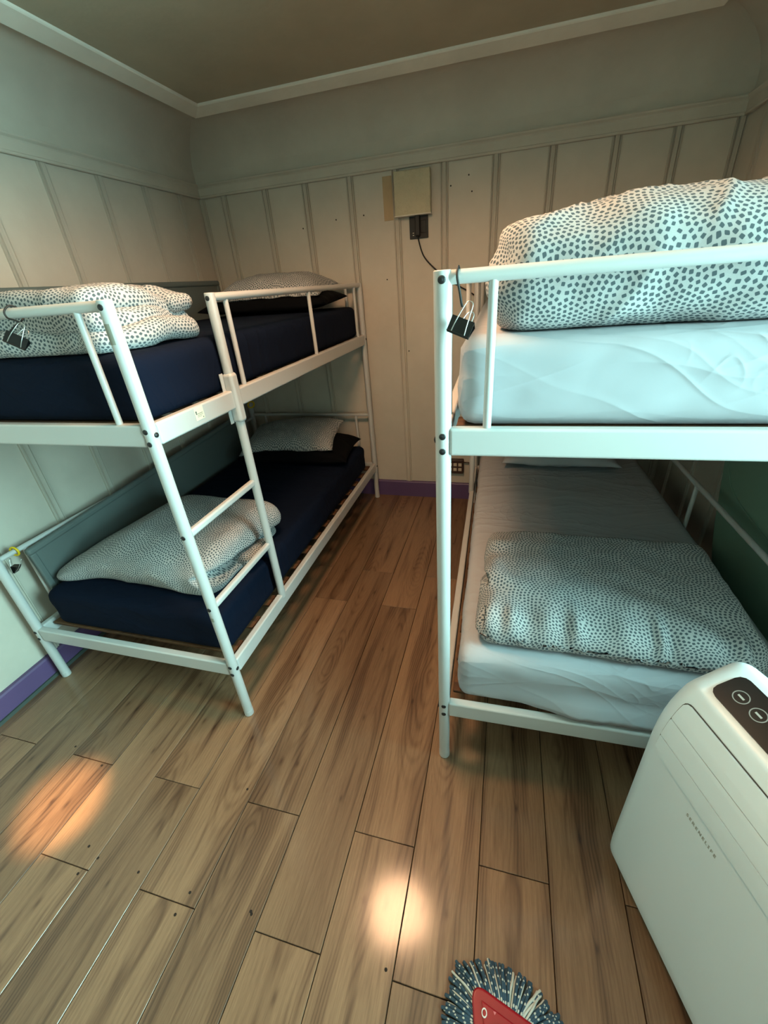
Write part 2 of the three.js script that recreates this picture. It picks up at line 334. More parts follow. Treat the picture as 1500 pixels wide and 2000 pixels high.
const wallRight = struct('wall_right', mergeGeometries([box(XR, XR + TH, 0, WIN.y0, ZB - TH, ZF + TH), box(XR, XR + TH, WIN.y1, 2.75, ZB - TH, ZF + TH), box(XR, XR + TH, WIN.y0, WIN.y1, ZB - TH, WIN.z0), box(XR, XR + TH, WIN.y0, WIN.y1, WIN.z1, ZF + TH)]), M.wall);
const wallFront = struct('wall_front', box(XL, XR, 0, 2.75, ZF, ZF + TH), M.wall);
for (const [w, side] of [[wallLeft, 'left'], [wallBack, 'back'], [wallRight, 'right'], [wallFront, 'front']]) mesh('cove', mitred(side, covePts), M.wall, w);
struct('ceiling', box(XL + 0.02, XR - 0.02, CEIL, CEIL + 0.12, ZB + 0.02, ZF - 0.02), M.ceiling);
{
  let n = 1;
  for (const side of ['left', 'back', 'right', 'front']) struct('trim_' + n++, creased(mitred(side, [[INSET - 0.012, CEIL - 0.002], [INSET - 0.012, CEIL - 0.026], [INSET - 0.006, CEIL - 0.031], [INSET + 0.074, CEIL - 0.012], [INSET + 0.078, CEIL - 0.008], [INSET + 0.079, CEIL + 0.001]])), M.trim);
  const railP = [[0.0005, RAIL0], [0.022, RAIL0 - 0.001], [0.025, RAIL0 + 0.003], [0.025, RAIL0 + 0.009], [0.02, RAIL0 + 0.014], [0.018, RAIL1 - 0.024], [0.021, RAIL1 - 0.018], [0.03, RAIL1 - 0.01], [0.033, RAIL1 - 0.004], [0.031, RAIL1], [0.012, RAIL1 + 0.001], [0.006, RAIL1 - 0.004], [0.0005, RAIL1 - 0.003]];
  for (const side of ['left', 'back', 'right', 'front']) struct('trim_' + n++, creased(mitred(side, railP)), M.wall);
}
// battens: a narrow moulding with a raised middle
{
  const w = 0.023, outline = [[-w, 0], [-w, 0.008], [-w + 0.003, 0.011], [-0.0155, 0.01], [-0.014, 0.0055], [-0.0118, 0.0055], [-0.01, 0.0135], [0.01, 0.0135], [0.0118, 0.0055], [0.014, 0.0055], [0.0155, 0.01], [w - 0.003, 0.011], [w, 0.008], [w, 0]];
  const H0 = 0.1, H1 = RAIL0 + 0.002;
  const base = profileSweep(outline, H1 - H0); base.rotateX(-Math.PI / 2); base.translate(0, H0, 0);   // stands up, its face towards -z after the turn
  const back = base.clone().rotateY(0); back.scale(1, 1, -1); { const ix = back.attributes.position; for (let i = 0; i < ix.count; i += 3) { const t = [ix.getX(i), ix.getY(i), ix.getZ(i)]; ix.setXYZ(i, ix.getX(i + 1), ix.getY(i + 1), ix.getZ(i + 1)); ix.setXYZ(i + 1, ...t); } back.computeVertexNormals(); }
  for (const x of [-1.908, -1.595, -1.308, -1.003, -0.71, -0.413, -0.117, 0.185, 0.503, 0.787]) mesh('batten', back, M.wall, wallBack).position.set(x, 0, ZB);
  for (const x of [XL + 0.018, XR - 0.02]) mesh('batten', back, M.wall, wallBack).position.set(x, 0, ZB);
  const left = back.clone().rotateY(Math.PI / 2), right = back.clone().rotateY(-Math.PI / 2);
  for (const z of [-2.912, -2.6, -2.276, -1.96, -1.642, -1.324, -1.006, -0.688, -0.37, 0.2]) mesh('batten', left, M.wall, wallLeft).position.set(XL, 0, z);
  for (const z of [-2.9, -2.58, -2.26, -1.94, -1.62, -1.3, -0.98]) mesh('batten', right, M.wall, wallRight).position.set(XR, 0, z);
}
// baseboards, purple, with a dark gap strip along the left one
struct('baseboard_left', creased(mitred('left', [[0.0005, 0.112], [0.02, 0.112], [0.026, 0.104], [0.026, -0.002]])), M.purple);
struct('baseboard_back', creased(mitred('back', [[0.0005, 0.134], [0.02, 0.134], [0.026, 0.126], [0.026, -0.002]])), M.purple);
struct('baseboard_right', creased(mitred('right', [[0.0005, 0.12], [0.02, 0.12], [0.026, 0.112], [0.026, -0.002]])), M.purple);
struct('trim_9', creased(mitred('left', [[0.02, 0.014], [0.034, 0.012], [0.042, -0.002]])), M.shoe);
// nail holes and the bare patch beside the metal box
{
  const hole = new THREE.CylinderGeometry(0.0045, 0.0045, 0.002, 8); hole.rotateX(Math.PI / 2);
  for (const [x, y] of [[-0.93, 1.99], [-1.12, 1.985], [-1.36, 1.96], [-0.375, 2.08], [-0.25, 2.04], [-0.27, 2.12], [-0.67, 1.16], [-0.72, 0.62], [-0.8, 1.62]]) mesh('nail_hole', hole, M.gap, wallBack).position.set(x, y, ZB + 0.001);
  mesh('patch', rbox(0.085, 0.225, 0.004, 0.0015, -0.752, 2.058, ZB + 0.0015), M.tan, wallBack);
}
// window in the right wall (outside the frame): frame, sash bar and two panes
{
  const g = structGroup('window_1'), zc = (WIN.z0 + WIN.z1) / 2, x = XR + 0.06;
  for (const [a, b, c, d] of [[WIN.y0, WIN.y0 + 0.04, WIN.z0, WIN.z1], [WIN.y1 - 0.04, WIN.y1, WIN.z0, WIN.z1], [WIN.y0 + 0.04, WIN.y1 - 0.04, WIN.z0, WIN.z0 + 0.035], [WIN.y0 + 0.04, WIN.y1 - 0.04, WIN.z1 - 0.035, WIN.z1]]) mesh('window_frame', box(x - 0.03, x + 0.03, a, b, c, d), M.trim, g);
  const ym = (WIN.y0 + WIN.y1) / 2; mesh('sash_bar', box(x - 0.02, x + 0.02, ym - 0.02, ym + 0.02, WIN.z0 + 0.035, WIN.z1 - 0.035), M.trim, g);
  for (const [a, b] of [[WIN.y0 + 0.04, ym - 0.02], [ym + 0.02, WIN.y1 - 0.04]]) mesh('pane', box(x - 0.002, x + 0.002, a, b, WIN.z0 + 0.035, WIN.z1 - 0.035), M.glass, g);
  mesh('window_sill', rbox(0.05, 0.025, WIN.z1 - WIN.z0 + 0.1, 0.006, XR - 0.02, WIN.y0 - 0.013, zc), M.trim, g);
}
// ceiling lamp above the aisle (outside the frame): the warm light of the room
{
  const t = thing('ceiling_lamp', 'round flush white ceiling lamp glowing warm above the aisle between the bunk beds', 'lamp', [LAMP.x, CEIL, LAMP.z]);
  const shell = new THREE.LatheGeometry([V2(0, 0), V2(0.235, 0), V2(0.24, -0.008), V2(0.24, -0.04), V2(0.233, -0.046), V2(0.222, -0.046), V2(0.222, -0.03), V2(0, -0.03)], 40); mesh('shell', shell, M.lampShell, t);
  mesh('diffuser', new THREE.CylinderGeometry(0.221, 0.221, 0.008, 40).translate(0, -0.038, 0), M.lampGlow, t);
  const s = new THREE.SpotLight(new THREE.Color().setRGB(1, 0.57, 0.31), lampPower, 0, 1.5, 0.25, 2);
  s.position.set(0, -0.09, 0); s.target.position.set(0, -2.5, 0); s.castShadow = true; s.shadow.radius = 10; t.add(s, s.target);
}

{  // added spotlight, out of view: stand-in for the unknown source of the left warm patch
  const P = V(-0.75, CEIL, 0.35), aim = V(-1.48, 0, -0.47), head = P.clone().add(V(0, -0.1, 0)), dir = aim.clone().sub(head).normalize();
  const t = thing('added_spot_lamp', 'added unseen ceiling spotlight standing in for the source of a warm floor patch', 'lamp', [P.x, P.y, P.z]);
  mesh('base', capTube(V(0, -0.02, 0), V(0, 0, 0), 0.04), M.lampShell, t); mesh('stem', tube(V(0, -0.02, 0), V(0, -0.1, 0), 0.006), M.lampShell, t);
  const up = dir.clone().multiplyScalar(-0.05).add(V(0, -0.1, 0)), fr = dir.clone().multiplyScalar(0.05).add(V(0, -0.1, 0));
  mesh('head', tube(up, fr, 0.026, 24, 0.036), M.lampShell, t); mesh('bulb', tube(fr, fr.clone().addScaledVector(dir, 0.003), 0.03, 24), M.lampGlow, t);
  const s = new THREE.SpotLight(new THREE.Color().setRGB(1, 0.6, 0.30), 95, 0, 0.072, 0.9, 2);
  s.position.copy(fr.clone().addScaledVector(dir, 0.02)); s.target.position.copy(aim.clone().sub(P)); s.castShadow = true; s.shadow.radius = 1; t.add(s, s.target);
}

// ------------------------------------------------------------------ bunk beds
const BX = 0.5185, BZ = 1.0475;                                    // posts stand at (+-BX, +-BZ)
const stickerTex = canvasTex(128, 128, (c, w, h) => {
  c.fillStyle = '#dcdcc8'; c.fillRect(0, 0, w, h); c.fillStyle = '#9a9a88'; c.fillRect(30, 62, 80, 8); c.fillRect(30, 78, 80, 6); c.fillRect(30, 92, 60, 5); c.fillStyle = '#3c4640'; c.beginPath(); c.arc(22, 46, 9, 0, 7); c.fill(); c.fillRect(16, 54, 12, 16); c.beginPath(); c.arc(108, 110, 6, 0, 7); c.fill();
});
const stickerMat = std({ map: stickerTex, roughness: 0.5 }), tagMat = std({ color: srgb(140, 138, 126), roughness: 0.6 });
const boltHead = new THREE.LatheGeometry([V2(0, 0.004), V2(0.003, 0.004), V2(0.0032, 0.0025), V2(0.0048, 0.0032), V2(0.0075, 0.002), V2(0.0082, 0), V2(0, 0)].reverse(), 16);
function addBolt(parent, x, y, z, dir) { const b = mesh('bolt', boltHead, M.bolt, parent); b.position.set(x, y, z); b.quaternion.setFromUnitVectors(V(0, 1, 0), dir); return b; }
function makeBed(label, pos, turn, lowEnd) {
  const t = thing('bunk_bed', label, 'bunk bed', pos, turn, null); delete t.userData.group;
  const PR = 0.019, UP0 = 1.226, UP1 = 1.293, LO0 = 0.25, LO1 = 0.317, TOP = 1.615, GT = 1.601;
  for (const sx of [-1, 1]) for (const sz of [-1, 1]) {
    const p = mesh('post', capTube(V(sx * BX, 0.012, sz * BZ), V(sx * BX, TOP, sz * BZ), PR), M.white, t);
    mesh('foot', capTube(V(sx * BX, 0, sz * BZ), V(sx * BX, 0.03, sz * BZ), PR + 0.0008), M.white, p);
    for (const y of [1.275, 1.238, 0.302, 0.262]) addBolt(p, sx * BX, y, sz * (BZ + PR - 0.001), V(0, 0, sz));
    addBolt(p, sx * (BX), 1.598, sz * (BZ + PR - 0.001), V(0, 0, sz));
    addBolt(p, sx * (BX + PR - 0.001), 1.262, sz * BZ, V(sx, 0, 0));
    addBolt(p, sx * (BX + PR - 0.001), 0.285, sz * BZ, V(sx, 0, 0));
  }
  const rail = (name, x0, x1, z0, z1, y0, y1, r = 0.007) => mesh(name, rbox(Math.max(x1 - x0, 0.03), y1 - y0, Math.max(z1 - z0, 0.03), r, (x0 + x1) / 2, (y0 + y1) / 2, (z0 + z1) / 2), M.white, t);
  for (const s of [-1, 1]) for (const [y0, y1] of [[UP0, UP1], [LO0, LO1]]) {
    rail('side_rail', s * BX, s * BX, -BZ + 0.016, BZ - 0.016, y0, y1);
    rail('end_rail', -BX + 0.016, BX - 0.016, s * BZ, s * BZ, y0, y1);
  }
  // guard tubes and balusters
  const guard = (a, b, r = 0.0135) => mesh('guard_rail', tube(a, b, r), M.white, t), bal = (x, z, y0, y1, r = 0.0095) => mesh('baluster', tube(V(x, y0, z), V(x, y1, z), r), M.white, t);
  const LZ = BZ - 0.43;                                            // ladder post
  for (const s of [-1, 1]) { guard(V(-BX + 0.01, GT, s * BZ), V(BX - 0.01, GT, s * BZ)); for (const q of [-1, 1]) bal(q * (BX - 0.1), s * BZ, UP1 - 0.004, GT); }
  guard(V(BX, GT, LZ), V(BX, GT, -BZ)); guard(V(-BX, GT, BZ), V(-BX, GT, -BZ));
  for (const z of [LZ - 0.09, LZ - 0.82, -BZ + 0.12]) bal(BX, z, UP1 - 0.004, GT);
  for (const z of [BZ - 0.12, 0.0, -BZ + 0.12]) bal(-BX, z, UP1 - 0.004, GT);
  guard(V(-BX, 0.69, BZ), V(-BX, 0.69, -BZ), 0.011); for (const z of [BZ - 0.12, 0.0, -BZ + 0.12]) bal(-BX, z, LO1 - 0.004, 0.69);
  guard(V(-BX, 0.715, lowEnd * BZ), V(BX, 0.715, lowEnd * BZ), 0.011); for (const x of [-BX + 0.12, BX - 0.12]) bal(x, lowEnd * BZ, LO1 - 0.004, 0.715);
  // ladder
  const lp = mesh('ladder_post', capTube(V(BX + 0.004, LO1 - 0.02, LZ), V(BX + 0.004, TOP, LZ), 0.0175), M.white, t);
  addBolt(lp, BX + 0.004, 1.598, LZ + 0.0165, V(0, 0, 1));
  const br = mesh('bracket', rbox(0.043, 0.185, 0.044, 0.014, BX + 0.006, 1.262, LZ), M.white, t);
  for (const y of [1.325, 1.195]) addBolt(br, BX + 0.006, y, LZ - 0.021, V(0, 0, -1));
  mesh('plate', rbox(0.004, 0.185, 0.02, 0.0015, BX - 0.012, 1.262, LZ + 0.026), M.white, br);
  for (const y of [0.605, 0.915]) mesh('rung', rbox(0.024, 0.026, 0.43 - 0.02, 0.008, BX + 0.002, y, BZ - 0.215), M.white, t);
  for (const y of [0.605, 0.915]) addBolt(lp, BX, y, BZ + 0.0185, V(0, 0, 1));
  for (const y of [UP0 + 0.05, LO0 + 0.05]) for (let i = 0; i < 14; i++) mesh('slat', slatGeo, M.slat, t).position.set(0, y, -0.96 + i * 0.1475);
  mesh('sticker', rbox(0.001, 0.044, 0.046, 0.0004, BX + 0.0156, 1.268, BZ - 0.205, 1), stickerMat, t);
  return t;
}
const slatGeo = metricUV(rbox(0.985, 0.013, 0.072, 0.003, 0, 0, 0, 2));
const ALPHA = 0.0192, RC = V(0.368, 0, -2.014), LC = V(-1.4995, 0, -2.0025);
const bedL = makeBed('white metal bunk bed with a ladder, along the left wall, holding navy mattresses', [LC.x, 0, LC.z], 0, -1);
const bedR = makeBed('white metal bunk bed holding white sheets, behind the portable air conditioner', [RC.x, 0, RC.z], Math.PI + ALPHA, 1);
bedR.updateMatrixWorld(true);
{ const inv = new THREE.Matrix4().makeTranslation(-RC.x, 0, -RC.z); const list = []; bedR.traverse((o) => { if (o.isMesh) list.push([o, inv.clone().multiply(o.matrixWorld)]); }); for (const [o, m] of list) { o.geometry = o.geometry.clone().applyMatrix4(m); o.position.set(0, 0, 0); o.quaternion.identity(); } bedR.rotation.set(0, 0, 0); }   // its small turn goes into the geometry
// small stickers on the near posts of the left bed
mesh('tag', new THREE.CylinderGeometry(0.0194, 0.0194, 0.05, 16, 1, true, -1.0, 1.4).translate(BX, 1.535, BZ), tagMat, bedL);
mesh('tag', new THREE.CylinderGeometry(0.0194, 0.0194, 0.018, 16, 1, true, -0.4, 0.7).translate(BX, 0.557, BZ), tagMat, bedL);

// ------------------------------------------------------------------ mattresses
const TOPS = [];                                                   // the analytic top of each mattress, for what lies on it
function mattress(name, label, mat, x, bottom, z, turn, seed, w, d, h, amp, drape) {
  const puffAt = (px, pz) => 0.006 * Math.cos(Math.PI * Math.min(0.5, Math.abs(px / w))) * Math.cos(Math.PI * Math.min(0.5, Math.abs(pz / d)));
  const g = softBox(w, h, d, 0.045, 0.022, (p, n) => {
    const side = 1 - Math.abs(n.y), f = amp * side * (fbm(p.x * 5 + seed, p.y * 14, p.z * 5, 3) + 0.4 * fbm(p.x * 16, p.y * 30, p.z * 16 + seed, 2) - 0.35);
    p.x += n.x * f; p.z += n.z * f; if (n.y > 0) p.y += puffAt(p.x, p.z); if (drape) drape(p, n); return p;
  });
  const o = single(name, g, mat, label, 'mattress'); o.position.set(x, bottom + h / 2, z); o.rotation.y = turn;
  TOPS.push((wx, wz) => { const c = Math.cos(turn), q = Math.sin(turn), dx = wx - x, dz = wz - z, lx = dx * c - dz * q, lz = dx * q + dz * c; return Math.abs(lx) < w / 2 + 0.01 && Math.abs(lz) < d / 2 + 0.01 ? bottom + h + puffAt(lx, lz) : -9; });
  return o;
}
const UB = 1.2835, LB = 0.3076;                                     // the slats' upper faces
mattress('mattress', 'navy blue mattress on the upper bunk of the left bed', M.navy, -1.482, UB, -2.0, 0, 1, 0.965, 2.03, 0.194, 0.006);
mattress('mattress', 'navy blue mattress on the lower bunk of the left bed', M.navy, -1.475, LB, -1.975, 0, 2, 0.93, 1.96, 0.195, 0.011);
mattress('mattress', 'mattress in a creased white sheet on the upper bunk of the right bed', M.sheet, 0.372, UB, -2.0, ALPHA, 3, 0.99, 2.03, 0.2, 0.009);
mattress('mattress', 'mattress in a creased white sheet on the lower bunk of the right bed', M.sheet, 0.38, LB, -1.995, ALPHA, 4, 0.985, 2.02, 0.207, 0.01, (p, n) => {
  if (p.z > 0.9 && n.z > 0.2) { const y = p.y + 0.1035, k = sstep(-0.32, -0.08, p.x) * sstep(0.011, 0.022, y) * sstep(0.09, 0.035, y); p.z += 0.036 * k * (1 + 0.25 * N3(p.x * 26, 0, 1)); p.z += 0.004 * N3(p.x * 40, p.y * 40, 2) * sstep(0.1, 0.2, y); }
});
const rayer = new THREE.Raycaster();
// lifts the points of a soft thing that would sink into what it lies on
function restOn(o, top, under) {
  o.updateMatrixWorld(true); const p = o.geometry.attributes.position, n = o.geometry.attributes.normal, v = V(), inv = o.matrixWorld.clone().invert();
  if (under) under.updateMatrixWorld(true);
  for (let i = 0; i < p.count; i++) {
    v.fromBufferAttribute(p, i).applyMatrix4(o.matrixWorld); let t = top(v.x, v.z);
    if (under) { rayer.set(V(v.x, v.y + 1, v.z), V(0, -1, 0)); const h = rayer.intersectObject(under, false)[0]; if (h) t = Math.max(t, h.point.y); }
    t += n.getY(i) > 0.2 ? 0.012 : 0.003; if (v.y < t) { v.y = t; v.applyMatrix4(inv); p.setXYZ(i, v.x, v.y, v.z); }
  }
  smoothNormals(o.geometry); return o;
}

// ------------------------------------------------------------------ duvets and pillows
const fold = (p, seed, a = 0.012) => a * fbm(p.x * 6 + seed, p.y * 9, p.z * 6, 3) + a * 0.6 * Math.pow(1 - Math.abs(fbm(p.x * 4 + seed * 2, p.y * 3, p.z * 5 + 9, 2) * 2), 3);
{ // right bed, upper bunk: one thick folded duvet along the near end
  const g = softBox(0.92, 0.21, 0.6, 0.085, 0.012, (p, n) => {
    const up = sstep(-0.05, 0.1, p.y), u = p.x + 0.46;
    p.addScaledVector(n, fold(p, 3, 0.016));
    p.y += up * (0.03 * sstep(0.05, 0.4, u) - 0.045 * sstep(0.16, 0.0, u) + 0.018 * Math.sin(u * 9 + 1) * sstep(0.2, 0.5, u) + 0.02 * N3(p.x * 5, 1, p.z * 6)) * (0.5 + 0.5 * sstep(0.3, 0.1, Math.abs(p.z)));
    if (up > 0.5) { const rid = Math.pow(1 - Math.abs(N3(p.x * 6 + p.z * 5, 2, p.z * 3 - p.x * 2)), 6); p.y += 0.014 * rid; }
    const hem = 1 - sstep(0.0, 0.05, Math.abs(p.x + 0.44)); p.x -= 0.01 * hem * Math.sin(p.y * 60 + p.z * 9);
    return p;
  });
  const o = single('duvet', g, M.duvet, 'thick folded duvet with small grey squares, on the upper bunk of the right bed', 'duvet'); o.position.set(0.415, 1.587, -1.31); o.rotation.y = ALPHA; restOn(o, TOPS[2]);
}
{ // left bed, upper bunk: folded in three layers, its open edges to the right
  const layers = [];
  for (let k = 0; k < 3; k++) {
    const g = softBox(0.9 - 0.03 * k + (k === 1 ? -0.03 : 0), 0.066, 0.4, 0.032, 0.011, (p, n) => {
      const u = p.x + 0.45; p.addScaledVector(n, fold(p, 11 + k * 5, 0.013)); p.z += 0.02 * N3(p.x * 4, k * 3, 0) * sstep(0, 0.2, Math.abs(p.z));
      p.x += 0.03 * N3(k * 4, p.z * 7, 2) * sstep(0.2, 0.45, p.x) - 0.05 * sstep(0.05, 0.2, p.z) * sstep(0.3, 0.45, p.x) * (k === 0 ? 1 : 0.4);
      p.y += 0.012 * N3(p.x * 5, k * 2, p.z * 8) - 0.02 * sstep(0.22, 0.45, p.x) * k * sstep(0.1, -0.2, p.z) - (k ? 0.012 : 0) * sstep(0.1, 0, u);
      return p;
    }); g.translate(-0.01 * k, 0.033 + k * 0.05, -0.012 * k); layers.push(g);
  }
  const tuft = softBox(0.13, 0.05, 0.11, 0.024, 0.01, (p, n) => p.addScaledVector(n, fold(p, 31, 0.02))); tuft.rotateZ(-0.3); tuft.translate(0.36, 0.12, -0.17); layers.push(tuft);
  const o = single('duvet', mergeGeometries(layers), M.duvet, 'grey-dotted duvet folded in three layers, on the upper bunk of the left bed', 'duvet'); o.position.set(-1.5, 1.482, -1.2); restOn(o, TOPS[0]);
}
{ // left bed, lower bunk: plump, thin at its left end, tucked in at its right end
  const g = softBox(0.88, 0.2, 0.6, 0.09, 0.012, (p, n) => {
    const u = (p.x + 0.44) / 0.88, thin = mix(0.3, 1, sstep(-0.05, 0.42, u)), base = p.y + 0.1;
    p.addScaledVector(n, fold(p, 21, 0.013));
    p.y = -0.1 + base * thin * (1 - 0.25 * sstep(0.1, 0.3, p.z)) + 0.012 * N3(p.x * 4, 0, p.z * 4);
    p.z *= mix(0.62, 1, sstep(0, 0.35, u)); p.z += 0.17 * (1 - sstep(0, 0.35, u));
    const tuck = Math.exp(-Math.pow((p.y + 0.02 - 0.1 * p.z) / 0.02, 2)) * sstep(0.3, 0.45, p.x); p.x -= 0.07 * tuck;
    return p;
  });
  const flap = softBox(0.2, 0.05, 0.18, 0.024, 0.01, (p, n) => p.addScaledVector(n, fold(p, 8, 0.016))); flap.rotateZ(0.15); flap.translate(0.385, -0.04, 0.0);
  const o = single('duvet', mergeGeometries([g, flap]), M.duvet, 'plump duvet with small grey squares, behind the ladder on the left lower bunk', 'duvet'); o.position.set(-1.5, 0.592, -1.4); o.rotation.y = -0.06; restOn(o, TOPS[1]);
}
{ // right bed, lower bunk: a flat rectangle with gathered left and near edges
  const g = softBox(0.82, 0.13, 0.6, 0.06, 0.01, (p, n) => {
    p.addScaledVector(n, fold(p, 41, 0.008));
    const L = sstep(-0.2, -0.41, p.x), F = sstep(0.12, 0.3, p.z);
    p.y += L * 0.016 * Math.sin(p.z * 24 + 3 * N3(p.x * 8, 0, p.z * 5)) * (p.y > 0 ? 1 : 0.2) + F * 0.011 * Math.sin(p.x * 62 + 4 * N3(p.x * 9, 0, 3)) * (p.y > -0.03 ? 1 : 0);
    if (n.x < -0.6) p.x += 0.035 * Math.exp(-Math.pow((p.y - 0.02 - 0.05 * Math.sin(p.z * 9)) / 0.012, 2)) + 0.03 * Math.exp(-Math.pow((p.y + 0.03) / 0.01, 2));
    p.y -= 0.02 * sstep(0.1, 0.3, p.z) * (p.y > 0 ? 1 : 0); p.x += 0.06 * (p.z < 0 ? -p.z : 0) * sstep(0.41, -0.41, p.x);
    return p;
  });
  const o = single('duvet', g, M.duvet, 'flat folded duvet with small grey squares, on the lower bunk of the right bed', 'duvet'); o.position.set(0.375, 0.578, -1.325); o.rotation.y = ALPHA - 0.03; restOn(o, TOPS[3]);
}
function pillow(top, under, label, mat, geo, x, y, z, rx, ry, rz) { const o = single('pillow', geo, mat, label, 'pillow'); o.position.set(x, y, z); o.rotation.set(rx, ry, rz); return restOn(o, TOPS[top], under); }
const blackUp = pillow(0, null, 'black pillow under the patterned one, on the upper bunk of the left bed', M.black, pillowGeo(0.86, 0.46, 0.13, 3), -1.45, 1.487, -2.72, 0.05, 0.05, 0);
pillow(0, blackUp, 'grey-dotted pillow lying on a black one, on the left upper bunk', M.duvet, pillowGeo(0.7, 0.46, 0.15, 5, 0.3), -1.43, 1.555, -2.74, 0.12, 0.08, -0.02);
const blackLow = pillow(1, null, 'black pillow under the patterned one, on the lower bunk of the left bed', M.black, pillowGeo(0.8, 0.5, 0.17, 9), -1.42, 0.505, -2.68, 0.0, 0.1, -0.04);
pillow(1, blackLow, 'grey-dotted pillow lying on a black one, on the left lower bunk', M.duvet, pillowGeo(0.7, 0.44, 0.15, 13, 0.3), -1.47, 0.61, -2.68, 0.2, 0.12, 0.02);
pillow(3, null, 'white pillow at the far end of the lower bunk of the right bed', M.sheet, pillowGeo(0.68, 0.42, 0.13, 15), 0.36, 0.52, -2.72, 0.0, 0.0, 0);

// ------------------------------------------------------------------ grey guard panels along the left wall
function guardPanel(label, z0, z1, y0, y1, x, tilt) {
  const t = thing('guard_panel', label, 'panel', [x, (y0 + y1) / 2, (z0 + z1) / 2]); t.rotation.x = tilt;
  const h = y1 - y0, l = z1 - z0;
  mesh('board', rbox(0.016, h - 0.02, l, 0.004, 0, -0.01, 0), M.panel, t);
  mesh('top_lip', rbox(0.03, 0.032, l + 0.004, 0.012, 0.002, h / 2 - 0.016, 0), M.panel, t);
  for (const s of [-1, 1]) mesh('edge_strip', rbox(0.024, h - 0.03, 0.03, 0.007, 0.002, -0.014, s * (l / 2 - 0.015)), M.panel, t);
}
guardPanel('grey guard panel along the wall side of the upper left bunk, behind the folded duvet', -1.965, -0.99, 1.3, 1.695, -1.985, 0);
guardPanel('grey guard panel along the wall side of the upper left bunk, nearer the room corner', -2.94, -1.97, 1.3, 1.7, -1.985, 0);
guardPanel('grey guard panel along the wall side of the lower left bunk', -2.86, -1.06, 0.42, 0.74, -1.985, 0.06);

// ------------------------------------------------------------------ green mat between the right bed and the wall
{
  const s = new THREE.Shape(); s.moveTo(1.72, 0.0); s.bezierCurveTo(1.8, 0.1, 1.76, 0.28, 1.84, 0.36); s.bezierCurveTo(1.93, 0.46, 1.96, 0.6, 2.03, 0.8); s.lineTo(2.1, 1.05); s.bezierCurveTo(2.1, 1.14, 2.06, 1.15, 2.0, 1.15); s.lineTo(1.15, 1.15); s.bezierCurveTo(1.06, 1.15, 1.05, 1.1, 1.05, 1.05); s.lineTo(1.05, 0.06); s.bezierCurveTo(1.05, 0.0, 1.08, 0, 1.15, 0); s.lineTo(1.72, 0);
  const g = new THREE.ExtrudeGeometry(s, { depth: 0.04, bevelEnabled: true, bevelSize: 0.012, bevelThickness: 0.012, bevelSegments: 4, curveSegments: 14 });
  g.rotateY(Math.PI / 2);                                          // shape x -> -z, depth -> +x
  const t = thing('padded_mat', 'sage green padded mat standing between the right bed and the wall', 'mat', [0.975, 0.013, 0]);
  mesh('cover', g, M.green, t);
  mesh('piping', wire([V(-0.013, 0.8, -2.0), V(-0.014, 0.72, -1.9), V(-0.014, 0.68, -1.7), V(-0.014, 0.66, -1.3), V(-0.014, 0.66, -1.1)], 0.003, 30), M.green, t);
}

